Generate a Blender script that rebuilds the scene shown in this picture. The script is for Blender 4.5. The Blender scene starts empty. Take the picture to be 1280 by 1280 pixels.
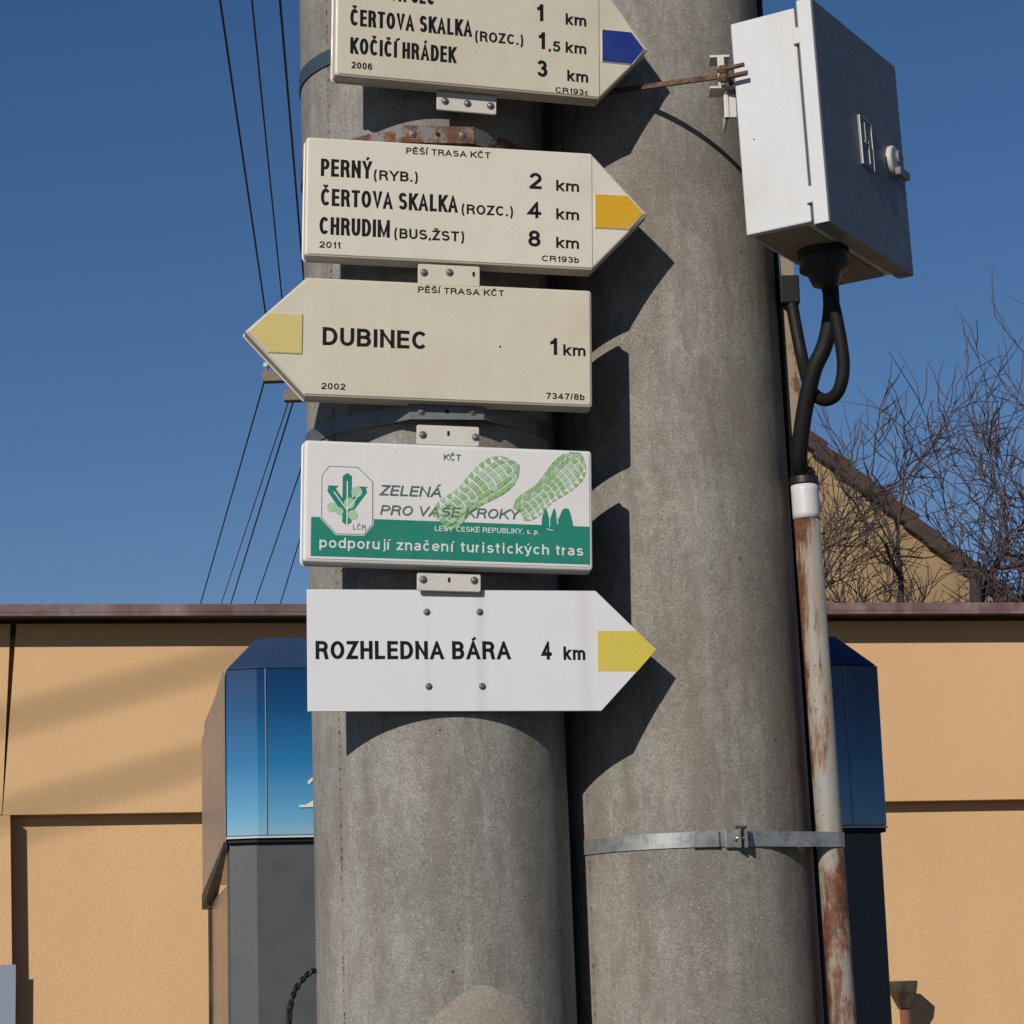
import bpy, bmesh, math, random
from mathutils import Vector, Matrix
random.seed(7)
R = math.radians
sc = bpy.context.scene
COL = sc.collection

# ------------------------------------------------------------------ camera
cd = bpy.data.cameras.new('camera'); cam = bpy.data.objects.new('camera', cd); COL.objects.link(cam)
cd.lens = 90; cd.sensor_width = 36; cd.clip_start = .05; cd.clip_end = 3000
cam.matrix_world = (Matrix.Translation((0, 0, 1.6)) @ Matrix.Rotation(R(90 + 11.7), 4, 'X') @ Matrix.Rotation(R(-1.8), 4, 'Z'))
sc.camera = cam
# ------------------------------------------------------------------ sky, sun, exposure
SUN_H, SUN_E = 27.0, 27.0        # light travels 27 deg to the right of the view, coming down at 27 deg
w = bpy.data.worlds.new('World'); sc.world = w; w.use_nodes = True
nt = w.node_tree; bg = nt.nodes['Background']
sky = nt.nodes.new('ShaderNodeTexSky'); sky.sky_type = 'NISHITA'; sky.sun_disc = False
sky.sun_elevation = R(SUN_E); sky.sun_rotation = R(180 + SUN_H)
sky.altitude = 200; sky.air_density = 1.0; sky.dust_density = .0; sky.ozone_density = 3.0
hs = nt.nodes.new('ShaderNodeHueSaturation'); hs.inputs['Saturation'].default_value = 1.22
nt.links.new(sky.outputs[0], hs.inputs['Color']); mx = nt.nodes.new('ShaderNodeMix'); mx.data_type = 'RGBA'; mx.blend_type = 'MULTIPLY'; mx.inputs[0].default_value = 1; mx.inputs[7].default_value = (1.07, .955, 1.05, 1)
nt.links.new(hs.outputs[0], mx.inputs[6]); nt.links.new(mx.outputs[2], bg.inputs[0]); bg.inputs[1].default_value = .056
sl = bpy.data.lights.new('sun', 'SUN'); so = bpy.data.objects.new('sun', sl); COL.objects.link(so)
sl.energy = 4.4; sl.angle = R(.5); sl.color = (1, .95, .87)
d = Vector((math.sin(R(SUN_H)) * math.cos(R(SUN_E)), math.cos(R(SUN_H)) * math.cos(R(SUN_E)), -math.sin(R(SUN_E))))
so.rotation_euler = d.to_track_quat('-Z', 'Y').to_euler()
sc.view_settings.view_transform = 'Standard'; sc.view_settings.look = 'None'
sc.view_settings.exposure = 0; sc.view_settings.gamma = 1; sc.view_settings.use_curve_mapping = False

# ------------------------------------------------------------------ materials
GAIN = .69      # all base colours lowered together to deepen shade against the sun
class N:
    """small node helper"""
    def __init__(s, name, rough=.6, metal=0, spec=.4):
        s.m = bpy.data.materials.new(name); s.m.use_nodes = True; s.t = s.m.node_tree
        s.b = s.t.nodes['Principled BSDF']
        s.b.inputs['Roughness'].default_value = rough; s.b.inputs['Metallic'].default_value = metal
        s.b.inputs['Specular IOR Level'].default_value = spec
        s.tc = s.t.nodes.new('ShaderNodeTexCoord')
    def n(s, k, **kw):
        x = s.t.nodes.new(k)
        for a, b in kw.items(): setattr(x, a, b)
        return x
    def l(s, a, b): s.t.links.new(a, b)
    def map(s, scale=(1, 1, 1), rot=(0, 0, 0), src='Object'):
        x = s.n('ShaderNodeMapping'); x.inputs['Scale'].default_value = scale; x.inputs['Rotation'].default_value = rot
        s.l(s.tc.outputs[src], x.inputs[0]); return x.outputs[0]
    def noise(s, scale, detail=4, rough=.6, vec=None, dist=0):
        x = s.n('ShaderNodeTexNoise'); x.inputs['Scale'].default_value = scale; x.inputs['Detail'].default_value = detail
        x.inputs['Roughness'].default_value = rough; x.inputs['Distortion'].default_value = dist
        s.l(vec if vec else s.tc.outputs['Object'], x.inputs['Vector']); return x.outputs['Fac']
    def voro(s, scale, vec=None):
        x = s.n('ShaderNodeTexVoronoi'); x.inputs['Scale'].default_value = scale
        s.l(vec if vec else s.tc.outputs['Object'], x.inputs['Vector']); return x
    def ramp(s, fac, stops, interp='LINEAR'):
        x = s.n('ShaderNodeValToRGB'); r = x.color_ramp; r.interpolation = interp
        while len(r.elements) > 1: r.elements.remove(r.elements[-1])
        for i, (p, c) in enumerate(stops):
            e = r.elements[0] if i == 0 else r.elements.new(p)
            e.position = p
            e.color = (c, c, c, 1) if not isinstance(c, tuple) else (*c, 1)
        s.l(fac, x.inputs[0]); return x.outputs[0]
    def mix(s, fac, a, b, mode='MIX'):
        x = s.n('ShaderNodeMix', data_type='RGBA', blend_type=mode)
        for i, v in ((0, fac), (6, a), (7, b)):
            if isinstance(v, (int, float)): x.inputs[i].default_value = v
            elif isinstance(v, tuple): x.inputs[i].default_value = (*v, 1)
            else: s.l(v, x.inputs[i])
        return x.outputs[2]
    def math(s, op, a, b=0., clamp=False):
        x = s.n('ShaderNodeMath', operation=op, use_clamp=clamp)
        for i, v in ((0, a), (1, b)):
            if isinstance(v, (int, float)): x.inputs[i].default_value = v
            else: s.l(v, x.inputs[i])
        return x.outputs[0]
    def col(s, c):
        if isinstance(c, tuple): s.b.inputs['Base Color'].default_value = (*[x * GAIN for x in c], 1)
        else: s.l(s.mix(1., c, (GAIN, GAIN, GAIN), 'MULTIPLY'), s.b.inputs['Base Color'])
        return s
    def bump(s, h, strength=.5, dist=.001, prev=None):
        x = s.n('ShaderNodeBump'); x.inputs['Strength'].default_value = strength; x.inputs['Distance'].default_value = dist
        s.l(h, x.inputs['Height'])
        if prev: s.l(prev, x.inputs['Normal'])
        s.l(x.outputs[0], s.b.inputs['Normal']); return x.outputs[0]

def concrete(name, base, seam_deg, stain):
    k = N(name, rough=.9, spec=.25)
    big = k.noise(5, 5, .6); streak = k.noise(9, 5, .6, k.map((2.2, 2.2, .28)), .4)
    fine = k.noise(420, 3, .7); mid = k.noise(70, 4, .65)
    b = base
    c = k.ramp(big, [(.3, tuple(x * .72 for x in b)), (.5, b), (.70, tuple(x * 1.22 for x in b))])
    c = k.mix(k.ramp(streak, [(.45, .0), (.60, .55)]), c, tuple(x * y for x, y in zip(b, (.70, .66, .61))))
    c = k.mix(k.ramp(streak, [(.30, .50), (.42, 0.)]), c, tuple(x * y for x, y in zip(b, (1.30, 1.30, 1.34))))
    c = k.mix(.55, c, k.ramp(mid, [(.25, .32), (.5, .5), (.75, .68)]), 'SOFT_LIGHT')
    c = k.mix(.9, c, k.ramp(fine, [(.3, .2), (.5, .5), (.7, .8)]), 'SOFT_LIGHT')
    # sand grains: pale and dark specks
    v = k.voro(330); sel = k.n('ShaderNodeSeparateColor'); k.l(v.outputs['Color'], sel.inputs[0])
    gr = k.math('MULTIPLY', k.math('GREATER_THAN', sel.outputs[0], .92), k.math('LESS_THAN', v.outputs['Distance'], .42))
    c = k.mix(k.math('MULTIPLY', gr, .38), c, (.56, .54, .50))
    gd = k.math('MULTIPLY', k.math('LESS_THAN', sel.outputs[0], .10), k.math('LESS_THAN', v.outputs['Distance'], .40))
    c = k.mix(k.math('MULTIPLY', gd, .35), c, (.09, .08, .07))
    v2 = k.noise(26, 6, .7, k.map((1.6, 1.6, .5)), .6)
    c = k.mix(k.ramp(v2, [(.50, 0.), (.66, .75)]), c, tuple(x * y for x, y in zip(b, (.66, .63, .60))))
    # mould seam: a line of small holes down the pole, at a fixed bearing
    sx = k.n('ShaderNodeSeparateXYZ'); k.l(k.tc.outputs['Object'], sx.inputs[0])
    ang = k.math('ARCTAN2', sx.outputs[0], k.math('MULTIPLY', sx.outputs[1], -1.))
    wob = k.math('MULTIPLY', k.math('SUBTRACT', k.noise(40, 5), .5), .035)
    da = k.math('ABSOLUTE', k.math('ADD', k.math('SUBTRACT', ang, R(seam_deg)), wob))
    line = k.ramp(da, [(.0, 1.), (.012, .6), (.03, 0.)])
    holes = k.math('GREATER_THAN', k.noise(170, 3, .6), .57)
    pv = k.voro(42); ps = k.n('ShaderNodeSeparateColor'); k.l(pv.outputs['Color'], ps.inputs[0])
    pit = k.math('MULTIPLY', k.math('GREATER_THAN', ps.outputs[1], .90), k.math('LESS_THAN', pv.outputs['Distance'], .075))
    hole = k.math('MAXIMUM', k.math('MULTIPLY', k.math('LESS_THAN', da, .010), holes), pit)
    c = k.mix(k.math('MULTIPLY', line, .30), c, tuple(x * .55 for x in b))
    c = k.mix(k.math('MULTIPLY', hole, .85), c, (.03, .028, .025))
    # rust / dirt washed down on one flank
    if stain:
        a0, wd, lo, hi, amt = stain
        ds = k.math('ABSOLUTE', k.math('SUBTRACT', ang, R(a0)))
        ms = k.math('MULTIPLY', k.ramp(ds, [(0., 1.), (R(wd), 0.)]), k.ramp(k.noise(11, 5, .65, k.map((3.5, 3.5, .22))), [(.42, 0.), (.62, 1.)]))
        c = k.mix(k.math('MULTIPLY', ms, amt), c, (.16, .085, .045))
    # brown run-off tint in tall soft streaks and clouds
    wn = k.noise(6.5, 5, .62, k.map((1.8, 1.8, .35)), .5); wr = k.noise(3.1, 4, .6)
    wf = k.math('MULTIPLY', k.ramp(wn, [(.47, 0.), (.66, 1.)]), k.ramp(wr, [(.40, .25), (.60, 1.)]))
    c = k.mix(k.math('MULTIPLY', wf, .38 if stain[4] > .5 else .2), c, (.255, .185, .125))
    k.col(c)
    h = k.math('ADD', k.math('MULTIPLY', fine, .6), k.math('MULTIPLY', mid, .6))
    h = k.math('SUBTRACT', h, k.math('MULTIPLY', hole, 2.))
    k.bump(h, .55, .0012)
    return k.m

def paint(name, c, rough=.4, dirt=.25, dcol=(.32, .27, .2), scale=14, spec=.4, bump=.0, streak=.3):
    k = N(name, rough=rough, spec=spec)
    a = k.ramp(k.noise(scale, 6, .65), [(.45, 0.), (.75, 1.)])
    s = k.ramp(k.noise(scale * 1.3, 4, .6, k.map((3, 3, .25))), [(.52, 0.), (.75, 1.)])
    cc = k.mix(k.math('MULTIPLY', a, dirt), c, dcol)
    cc = k.mix(k.math('MULTIPLY', s, dirt * streak), cc, dcol)
    f = k.noise(260, 2, .5)
    cc = k.mix(.25, cc, k.ramp(f, [(.3, .35), (.7, .65)]), 'SOFT_LIGHT')
    k.col(cc)
    k.l(k.ramp(k.noise(30, 3), [(.3, rough * .8), (.7, min(1, rough * 1.3))]), k.b.inputs['Roughness'])
    if bump: k.bump(k.noise(180, 3), bump, .0006)
    return k.m

def rusty(name, c, amount=.5, scale=22, stretch=.35, rough=.6, metal=0):
    k = N(name, rough=rough, metal=metal)
    n1 = k.noise(scale, 7, .68, k.map((1, 1, stretch)), .25)
    mask = k.ramp(n1, [(amount, 0.), (amount + .05, 1.)])
    halo = k.ramp(n1, [(amount - .07, 0.), (amount + .02, .55)])
    rc = k.ramp(k.noise(90, 5, .7), [(.3, (.07, .028, .016)), (.55, (.165, .065, .03)), (.75, (.32, .15, .065))])
    sp = k.math('GREATER_THAN', k.noise(150, 2, .5), .70)
    base = k.mix(k.math('MULTIPLY', k.noise(40, 4), .35), c, tuple(x * .55 for x in c))
    cc = k.mix(halo, base, (.33, .20, .11)); cc = k.mix(mask, cc, rc); cc = k.mix(k.math('MULTIPLY', sp, .8), cc, (.13, .06, .03))
    k.col(cc); k.bump(k.math('ADD', mask, k.noise(120, 3)), .4, .0006)
    return k.m

def stucco(name, c, dark):
    k = N(name, rough=.95, spec=.15)
    a = k.noise(1.2, 5, .6); s = k.noise(3, 4, .6, k.map((1, 1, .2)))
    cc = k.mix(k.ramp(a, [(.35, 0.), (.7, .5)]), c, dark)
    cc = k.mix(k.ramp(s, [(.5, 0.), (.72, .35)]), cc, dark)
    g = k.noise(125, 4, .7); g2 = k.noise(240, 3, .7)
    cc = k.mix(.35, cc, k.ramp(g2, [(.3, .3), (.7, .7)]), 'SOFT_LIGHT')
    k.col(cc); k.bump(k.math('ADD', g, k.math('MULTIPLY', g2, .5)), .42, .005)
    return k.m

M = {}
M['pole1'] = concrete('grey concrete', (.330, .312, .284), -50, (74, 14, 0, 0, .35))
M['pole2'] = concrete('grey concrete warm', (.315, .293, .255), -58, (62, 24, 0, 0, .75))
M['mortar'] = N('mortar patch', .9).m
k = N('mortar', .92, spec=.2); k.col(k.mix(.8, k.ramp(k.noise(8, 5), [(.3, (.34, .30, .245)), (.7, (.40, .355, .29))]), k.ramp(k.noise(300, 3, .7), [(.3, .25), (.7, .75)]), 'SOFT_LIGHT')); k.bump(k.noise(200, 4), .5, .001); M['mortar'] = k.m
M['cream'] = paint('cream enamel', (.78, .72, .60), .38, .22, (.56, .47, .34), 9)
M['cream2'] = paint('cream enamel older', (.72, .65, .515), .42, .30, (.52, .42, .29), 9)
M['white'] = paint('white enamel', (.83, .80, .785), .35, .16, (.58, .52, .42), 9)
M['sheet'] = paint('white sheet', (.76, .755, .765), .5, .10, (.50, .45, .38), 9)
M['tab'] = paint('cream bracket paint', (.72, .68, .60), .45, .2)
M['bluep'] = paint('deep blue paint', (.012, .035, .24), .45, .05, (.05, .06, .15))
M['yel'] = paint('signal yellow paint', (.74, .40, .012), .45, .08, (.5, .3, .05))
M['yelp'] = paint('faded yellow paint', (.70, .56, .20), .5, .15, (.7, .6, .35))
M['yelb'] = paint('lemon yellow film', (.72, .58, .07), .5, .25, (.72, .62, .25), 8)
M['ink'] = paint('black print', (.008, .008, .008), .6, .08, (.06, .05, .05), spec=.15)
M['green'] = paint('green print', (.012, .235, .165), .45, .12, (.06, .32, .25), 12)
M['dgreen'] = paint('slate green print', (.10, .16, .145), .5, .1)
M['lgreen'] = paint('pale green print', (.30, .52, .20), .5, .35, (.18, .42, .15), 60)
M['pgreen'] = paint('light green print', (.42, .62, .40), .5, .2, (.5, .66, .5), 60)
M['wprint'] = paint('white print', (.78, .80, .77), .5, .05)
M['zinc'] = paint('galvanised steel', (.235, .245, .25), .45, .5, (.11, .12, .125), 40)
M['zincl'] = paint('weathered steel band', (.40, .41, .41), .4, .8, (.15, .15, .15), 70)
M['zinc'].node_tree.nodes['Principled BSDF'].inputs['Metallic'].default_value = .5
M['zincl'].node_tree.nodes['Principled BSDF'].inputs['Metallic'].default_value = .5
M['bluestrap'] = paint('blue grey strap', (.05, .075, .10), .5, .4, (.10, .09, .08), 40)
M['rustzinc'] = rusty('rusting galvanised steel', (.20, .235, .265), .47, 22, 1.)
M['screw'] = paint('zinc screw', (.33, .32, .30), .35, .4, (.10, .09, .08), 120); M['screw'].node_tree.nodes['Principled BSDF'].inputs['Metallic'].default_value = .7
M['hole'] = N('dark hole', .9).col((.012, .011, .010)).m
M['pipe'] = rusty('flaking grey white pipe paint', (.39, .375, .34), .485, 14, .26)
M['strip'] = rusty('beige strip with rust', (.34, .27, .18), .55, 40, .6)
M['rust'] = rusty('dark rust', (.07, .035, .025), .50, 60, 1.)
M['sleeve'] = paint('white plastic sleeve', (.72, .69, .69), .4, .12)
M['black'] = N('black rubber', .6, spec=.22).col((.012, .011, .011)).m
M['blackp'] = N('black plastic', .45, spec=.4).col((.02, .018, .017)).m
M['boxp'] = paint('light grey box paint', (.72, .72, .735), .42, .30, (.50, .44, .34), 7, streak=.9)
M['boxshade'] = paint('shaded box paint', (.185, .205, .235), .5, .3, (.22, .23, .24), 12)  # shade of the unlit door face put into the box paint
M['boxb'] = paint('box underside', (.34, .27, .19), .7, .3)  # box paint with shade and brown bounced light put into the colour
M['handle'] = paint('off white plastic', (.66, .65, .60), .4, .3)
M['wall'] = stucco('ochre render', (.83, .525, .275), (.73, .455, .225))
M['walldark'] = stucco('ochre render plinth', (.30, .16, .075), (.24, .12, .05))
M['coping'] = paint('red brown sheet metal', (.17, .095, .09), .55, .8, (.38, .30, .285), 9)
M['grayblue'] = paint('pale blue grey sheet', (.28, .34, .43), .5, .2)
M['brown'] = paint('dark brown plastic', (.032, .017, .012), .5, .3)
M['redpipe'] = paint('red brown pipe', (.26, .085, .06), .45, .2)
M['grey'] = paint('dark grey metal panel', (.085, .092, .10), .45, .15, (.12, .12, .12), 6)
M['navy'] = paint('navy panel', (.030, .060, .14), .35, .15, (.06, .08, .12))
M['bark'] = paint('bark', (.060, .042, .035), .9, .4, (.11, .09, .07), 30)
M['twig'] = paint('twig', (.075, .050, .050), .9, .3, (.13, .10, .09), 10)
M['gable'] = stucco('yellow gable render', (.42, .285, .15), (.18, .12, .065))
M['tile'] = paint('dark brown roof tile', (.055, .030, .024), .8, .5, (.12, .07, .05), 9)
M['wire'] = N('dark wire', .6).col((.02, .022, .028)).m
M['wood'] = paint('weathered crossarm', (.22, .18, .14), .8, .4)
M['asphalt'] = paint('asphalt', (.05, .05, .05), .9, .4, (.08, .075, .07), 6, bump=.5)
M['paving'] = paint('concrete paving', (.22, .21, .19), .9, .4, (.12, .11, .10), 4, bump=.4)
M['grass'] = paint('dry grass', (.07, .085, .03), .95, .5, (.12, .10, .05), 2)
# run-down stains below the screws and near the tip of the flat sheet sign
k = N('white sheet', .5); sx = k.n('ShaderNodeSeparateXYZ'); k.l(k.tc.outputs['Object'], sx.inputs[0])
acc = None
for x0, wd, am in ((.0345, .010, .16), (.168, .014, .13), (-.0335, .006, .06)):
    dx = k.math('ABSOLUTE', k.math('ADD', k.math('SUBTRACT', sx.outputs[0], x0), k.math('MULTIPLY', k.math('SUBTRACT', k.noise(30, 3), .5), .008)))
    f = k.math('MULTIPLY', k.ramp(dx, [(0., 1.), (wd, 0.)]), am); acc = f if acc is None else k.math('ADD', acc, f)
c = k.mix(k.ramp(k.noise(7, 6, .65), [(.45, 0.), (.75, .12)]), (.82, .815, .83), (.55, .52, .46)); c = k.mix(acc, c, (.36, .24, .12))
c = k.mix(.2, c, k.ramp(k.noise(260, 2), [(.3, .35), (.7, .65)]), 'SOFT_LIGHT'); k.col(c); M['sheet'] = k.m
# printed blue gradient of the phone booth hood (a print: deep blue at the top, pale at the bottom)
k = N('blue gradient print', .22, spec=.5)
sx = k.n('ShaderNodeSeparateXYZ'); k.l(k.tc.outputs['Object'], sx.inputs[0])
mr = k.n('ShaderNodeMapRange'); mr.inputs[1].default_value = 1.945; mr.inputs[2].default_value = 2.225; k.l(sx.outputs[2], mr.inputs[0])
k.col(k.ramp(mr.outputs[0], [(0., (.29, .52, .68)), (.14, (.13, .41, .66)), (.42, (.03, .21, .46)), (.75, (.010, .085, .24)), (1., (.010, .045, .14))])); M['print'] = k.m
k = N('smoked side glass', .12, spec=.5); k.col((.55, .43, .36)); k.b.inputs['Transmission Weight'].default_value = .75; k.b.inputs['Roughness'].default_value = .18; k.b.inputs['IOR'].default_value = 1.15; M['glass'] = k.m
M['pinkside'] = paint('pinkish grey side panel', (.37, .27, .225), .3, .2, (.25, .2, .18), 5)  # wall seen through smoked plexi put into an opaque panel colour

# ------------------------------------------------------------------ mesh helpers
def tag(o, label=None, cat=None, group=None, kind=None):
    if label: o['label'] = label
    if cat: o['category'] = cat
    if group: o['group'] = group
    if kind: o['kind'] = kind
    return o
def empty(name, loc, rz=0, **kw):
    o = bpy.data.objects.new(name, None); COL.objects.link(o); o.location = loc; o.rotation_euler = (0, 0, rz); o.empty_display_size = .05
    return tag(o, **kw)
class MB:
    def __init__(s): s.v = []; s.f = []; s.sm = []
    def add(s, vs, fs, smooth=False):
        n = len(s.v); s.v += [tuple(v) for v in vs]
        for f in fs: s.f.append(tuple(i + n for i in f)); s.sm.append(smooth)
        return s
    def box(s, x0, x1, y0, y1, z0, z1, mat=None):
        vs = [(x, y, z) for x in (x0, x1) for y in (y0, y1) for z in (z0, z1)]
        if mat: vs = [mat @ Vector(v) for v in vs]
        return s.add(vs, [(0, 1, 3, 2), (4, 6, 7, 5), (0, 4, 5, 1), (2, 3, 7, 6), (0, 2, 6, 4), (1, 5, 7, 3)])
    def rings(s, rings, cap=True, smooth=False):
        n = len(rings[0]); vs = [v for r in rings for v in r]; fs = []
        for k in range(len(rings) - 1):
            for i in range(n):
                j = (i + 1) % n; fs.append((k * n + i, k * n + j, (k + 1) * n + j, (k + 1) * n + i))
        s.add(vs, fs, smooth)
        if cap:
            b = len(s.v) - len(vs)
            s.f.append(tuple(b + i for i in range(n))[::-1]); s.sm.append(False)
            s.f.append(tuple(b + (len(rings) - 1) * n + i for i in range(n))); s.sm.append(False)
        return s
    def tube(s, pts, r, sides=10, smooth=True, cap=True):
        pts = [Vector(p) for p in pts]; rs = r if isinstance(r, (list, tuple)) else [r] * len(pts)
        rings = []; up = None
        for i, p in enumerate(pts):
            t = (pts[min(i + 1, len(pts) - 1)] - pts[max(i - 1, 0)]).normalized()
            if up is None:
                up = Vector((0, 0, 1)) if abs(t.z) < .9 else Vector((1, 0, 0))
            x = t.cross(up).normalized(); up = x.cross(t).normalized()
            rings.append([p + (x * math.cos(a) + up * math.sin(a)) * rs[i] for a in [2 * math.pi * q / sides for q in range(sides)]])
        return s.rings(rings, cap, smooth)
    def prism(s, outline, y0, y1, bev=0):
        """outline in x,z (counter-clockwise seen from -y); front at y0"""
        if bev:
            inn = inset(outline, bev)
            return s.rings([[(x, y1, z) for x, z in outline], [(x, y0 + bev, z) for x, z in outline], [(x, y0, z) for x, z in inn]])
        return s.rings([[(x, y1, z) for x, z in outline], [(x, y0, z) for x, z in outline]])
    def build(s, name, mat, parent=None, bevel=0, seg=2, **kw):
        me = bpy.data.meshes.new(name); me.from_pydata(s.v, [], s.f)
        me.polygons.foreach_set('use_smooth', s.sm); me.update()
        bm = bmesh.new(); bm.from_mesh(me); bmesh.ops.recalc_face_normals(bm, faces=bm.faces); bm.to_mesh(me); bm.free()
        me.materials.append(M[mat] if isinstance(mat, str) else mat)
        o = bpy.data.objects.new(name, me); COL.objects.link(o); o.parent = parent
        if bevel:
            b = o.modifiers.new('bevel', 'BEVEL'); b.width = bevel; b.segments = seg; b.limit_method = 'ANGLE'; b.angle_limit = R(35)
        return tag(o, **kw)
def inset(pl, d):
    n = len(pl); out = []
    for i in range(n):
        a, b, c = Vector(pl[i - 1]), Vector(pl[i]), Vector(pl[(i + 1) % n])
        e1 = (b - a).normalized(); e2 = (c - b).normalized()
        n1 = Vector((-e1.y, e1.x)); n2 = Vector((-e2.y, e2.x)); m = (n1 + n2)
        if m.length < 1e-6: m = n1
        m.normalize(); k = d / max(.35, m.dot(n1)); q = b + m * k
        out.append((q.x, q.y))
    return out
def rnd(pts, rs, seg=5):
    """polygon (ccw) with rounded corners"""
    n = len(pts); out = []
    for i in range(n):
        r = rs[i] if isinstance(rs, (list, tuple)) else rs
        a, b, c = Vector(pts[i - 1]), Vector(pts[i]), Vector(pts[(i + 1) % n])
        if r <= 0: out.append((b.x, b.y)); continue
        u, v = (a - b).normalized(), (c - b).normalized(); ang = u.angle(v)
        t = r / math.tan(ang / 2); p0 = b + u * t; p1 = b + v * t
        for k in range(seg + 1):
            q = k / seg
            w_ = p0 * (1 - q) ** 2 + b * 2 * q * (1 - q) + p1 * q * q
            out.append((w_.x, w_.y))
    return out
def rect(x0, x1, z0, z1): return [(x0, z0), (x1, z0), (x1, z1), (x0, z1)]
def circ(cx, cz, r, n=16, a0=0): return [(cx + r * math.cos(a0 + 2 * math.pi * i / n), cz + r * math.sin(a0 + 2 * math.pi * i / n)) for i in range(n)]

# lettering, drawn as strokes in the plain bold sans of the trail signs
def _arc(cx, cz, rx, rz, a0, a1, n=10):
    return [(cx + rx * math.cos(R(a0 + (a1 - a0) * i / n)), cz + rz * math.sin(R(a0 + (a1 - a0) * i / n))) for i in range(n + 1)]
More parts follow.
